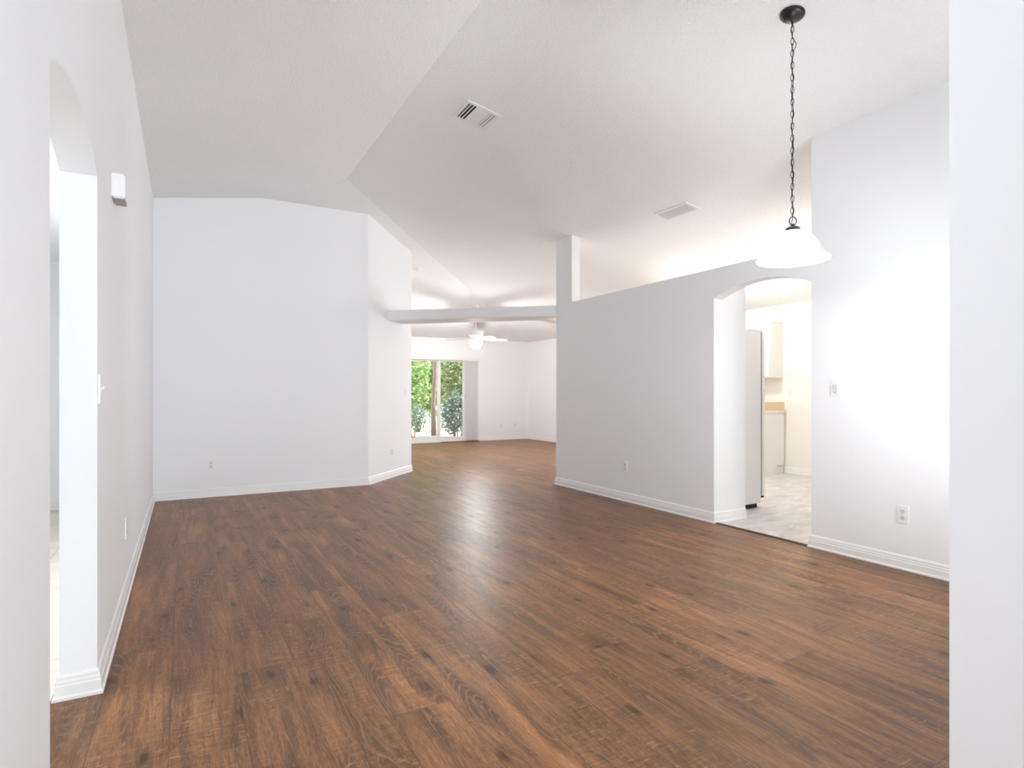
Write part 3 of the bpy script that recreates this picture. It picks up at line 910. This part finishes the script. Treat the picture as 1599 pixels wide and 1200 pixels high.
bc = thing('base_cabinet', 'white kitchen base cabinet against the far cream wall', 'cabinet', (7.60, 5.46, 0))
box_obj('carcass', (-0.55, 0.0, 0, 1.4, 0.105, 0.872), M['laminate'], bc)
box_obj('toe_kick', (-0.49, 0.0, 0.006, 1.4, 0.0, 0.105), M['laminate'], bc)
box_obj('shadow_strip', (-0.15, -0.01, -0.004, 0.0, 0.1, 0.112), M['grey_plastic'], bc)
for i in range(3):
    d_ = box_obj('cabinet_door', (-0.57, -0.551, 0.012 + i * 0.46, 0.455 + i * 0.46, 0.12, 0.68), M['laminate'], bc, bevel=0.002)
    box_obj('knob', (-0.59, -0.57, 0.40 + i * 0.46, 0.42 + i * 0.46, 0.6, 0.62), M['grey_plastic'], d_)
    box_obj('drawer', (-0.57, -0.551, 0.012 + i * 0.46, 0.455 + i * 0.46, 0.695, 0.86), M['laminate'], bc, bevel=0.002)
ct = thing('countertop', 'pale kitchen counter with a tan raised end piece on the white base cabinet', 'countertop', (7.60, 5.43, 0.872))
box_obj('slab', (-0.60, 0.0, 0, 1.45, 0.0, 0.038), M['counter'], ct, bevel=0.004)
box_obj('end_splash', (-0.55, -0.03, 0.004, 0.024, 0.038, 0.158), M['tan'], ct)
wc = thing('wall_cabinet', 'white kitchen wall cabinet hung above the counter', 'cabinet', (7.62, 5.49, 1.38))
box_obj('carcass', (-0.29, 0.0, 0, 1.4, 0, 0.79), M['laminate'], wc)
box_obj('crown_strip', (-0.30, 0.0, -0.008, 1.4, 0.79, 0.805), M['dim_plastic'], wc)
for i in range(3):
    box_obj('cabinet_door', (-0.31, -0.291, 0.004 + i * 0.463, 0.46 + i * 0.463, 0.01, 0.78), M['laminate'], wc, bevel=0.002)
# flush kitchen lamps out of the frame; the second is added to brighten the refrigerator
def flush_lamp(label, x, y, z, power, color, lname, drop=0.26):
    k_ = thing('ceiling_light', label, 'ceiling light', (x, y, z))
    bm_ = new_bm(); add_lathe(bm_, [(0.17, 0.05), (0.17, -0.02), (0.15, -0.03)], 32); link('base_ring', bm_, M['white_metal'], k_, smooth=True)
    bm_ = new_bm(); add_lathe(bm_, [(0.15, -0.03), (0.14, -0.07), (0.10, -0.10), (0.03, -0.115)], 32); link('diffuser', bm_, M['shade'], k_, smooth='all')
    lamp(lname, 'POINT', (x, y, z - drop), power, color, radius=0.1)


flush_lamp('round flush kitchen ceiling light beside the wall cabinet', 6.2, 5.4, zB(6.2), 36, (1.0, 0.93, 0.82), 'kitchen_light', 0.4)
flush_lamp('unseen round ceiling light added to brighten the refrigerator side', 5.9, 3.6, zB(5.9), 26, (1.0, 0.96, 0.90), 'fridge_fill_light', 0.5)

# ---------------------------------------------------------------- garden beyond the sliding door
struct(box_obj('ground', (-4, 14, YS + 0.13, 26, -0.20, -0.10), M['soil']))
struct(box_obj('ground_patio', (3.4, 7.0, YS + 0.13, 14.3, -0.10, -0.03), M['concrete']))


def leaves(n, box, size, shape='blob', seed=0):
    rd = random.Random(seed); bm = new_bm()
    x0, x1, y0, y1, z0, z1 = box
    cx_, cy_, cz_ = (x0 + x1) / 2, (y0 + y1) / 2, (z0 + z1) / 2
    k = 0
    while k < n:
        u, v, w = rd.uniform(-1, 1), rd.uniform(-1, 1), rd.uniform(-1, 1)
        q = u * u + v * v + w * w
        if q > 1 or q < 0.15: continue
        lump = 0.86 + 0.14 * math.sin(u * 7 + seed) * math.sin(w * 8 + v * 5)
        p = Vector((cx_ + u * lump * (x1 - x0) / 2, cy_ + v * lump * (y1 - y0) / 2, cz_ + w * lump * (z1 - z0) / 2))
        s = size * rd.uniform(0.6, 1.35)
        d = Vector((rd.gauss(0, 1), rd.gauss(0, 1), rd.gauss(-0.2, 0.7))).normalized()
        nrm = d.cross(Vector((rd.gauss(0, 1), rd.gauss(0, 1), rd.gauss(0, 1)))).normalized()
        wv = d.cross(nrm) * s * 0.28
        a = [p, p + d * s * 0.4 + wv + nrm * s * 0.06, p + d * s, p + d * s * 0.4 - wv + nrm * s * 0.06]
        vs = [bm.verts.new(c) for c in a]
        bm.faces.new((vs[0], vs[1], vs[2])); bm.faces.new((vs[0], vs[2], vs[3]))
        k += 1
    return bm


def shrub(name, label, cat, base, w, d, h0, h1, n, size, mat, seed, stems=4):
    r = thing(name, label, cat, (base[0], base[1], -0.10), group='garden plants behind the sliding door')
    link('foliage', leaves(n, (-w / 2, w / 2, -d / 2, d / 2, h0, h1), size, seed=seed), mat, r)
    rd = random.Random(seed); bm = new_bm()
    for i in range(stems):
        a = rd.uniform(0, 2 * PI); rr = rd.uniform(0.1, 0.35) * w
        add_tube(bm, [(rd.uniform(-.05, .05), rd.uniform(-.05, .05), 0), (rr * 0.4 * math.cos(a), rr * 0.4 * math.sin(a), h1 * 0.35), (rr * math.cos(a), rr * math.sin(a), h1 * 0.8)], [0.02, 0.014, 0.006], 7)
    link('stem', bm, M['bark'], r, smooth='all')
    return r


shrub('tall_shrub', 'light green leafy shrub filling the left pane of the sliding door', 'shrub', (5.2, 15.3), 1.75, 1.2, 0.5, 2.9, 4800, 0.095, M['leaf_light'], 3)
shrub('tall_shrub', 'mixed green shrub with yellow leaves behind the right pane of the sliding door', 'shrub', (6.98, 15.35), 1.45, 1.2, 0.5, 3.0, 4200, 0.09, M['leaf_mid'], 5)
shrub('low_bush', 'dark bluish bush low behind the right pane of the sliding door', 'bush', (6.3, 14.3), 0.95, 0.7, 0.08, 1.35, 2300, 0.075, M['leaf_dark'], 8)
shrub('low_bush', 'sparse dark bush low behind the left pane of the sliding door', 'bush', (5.1, 14.3), 1.0, 0.65, 0.25, 1.0, 750, 0.08, M['leaf_dark'], 11)
shrub('backing_hedge', 'deep green hedge at the back of the garden view', 'hedge', (6.6, 18.0), 6.0, 1.6, 0.1, 4.6, 9000, 0.20, M['leaf_light'], 14, 8)
tr = thing('tree', 'slim pinkish-brown tree trunk beside the middle stile of the sliding door', 'tree', (6.42, 16.15, -0.10), group='garden plants behind the sliding door')
bm = new_bm(); add_tube(bm, [(0, 0, 0), (-0.02, 0.02, 0.9), (0.03, 0, 1.8), (0.0, 0, 3.0), (0.05, 0.05, 4.2)], [0.085, 0.07, 0.065, 0.06, 0.04], 12)
link('trunk', bm, M['bark'], tr, smooth='all')
link('crown', leaves(1500, (-1.2, 1.2, -0.7, 0.7, 3.2, 5.0), 0.13, seed=21), M['leaf_mid'], tr)
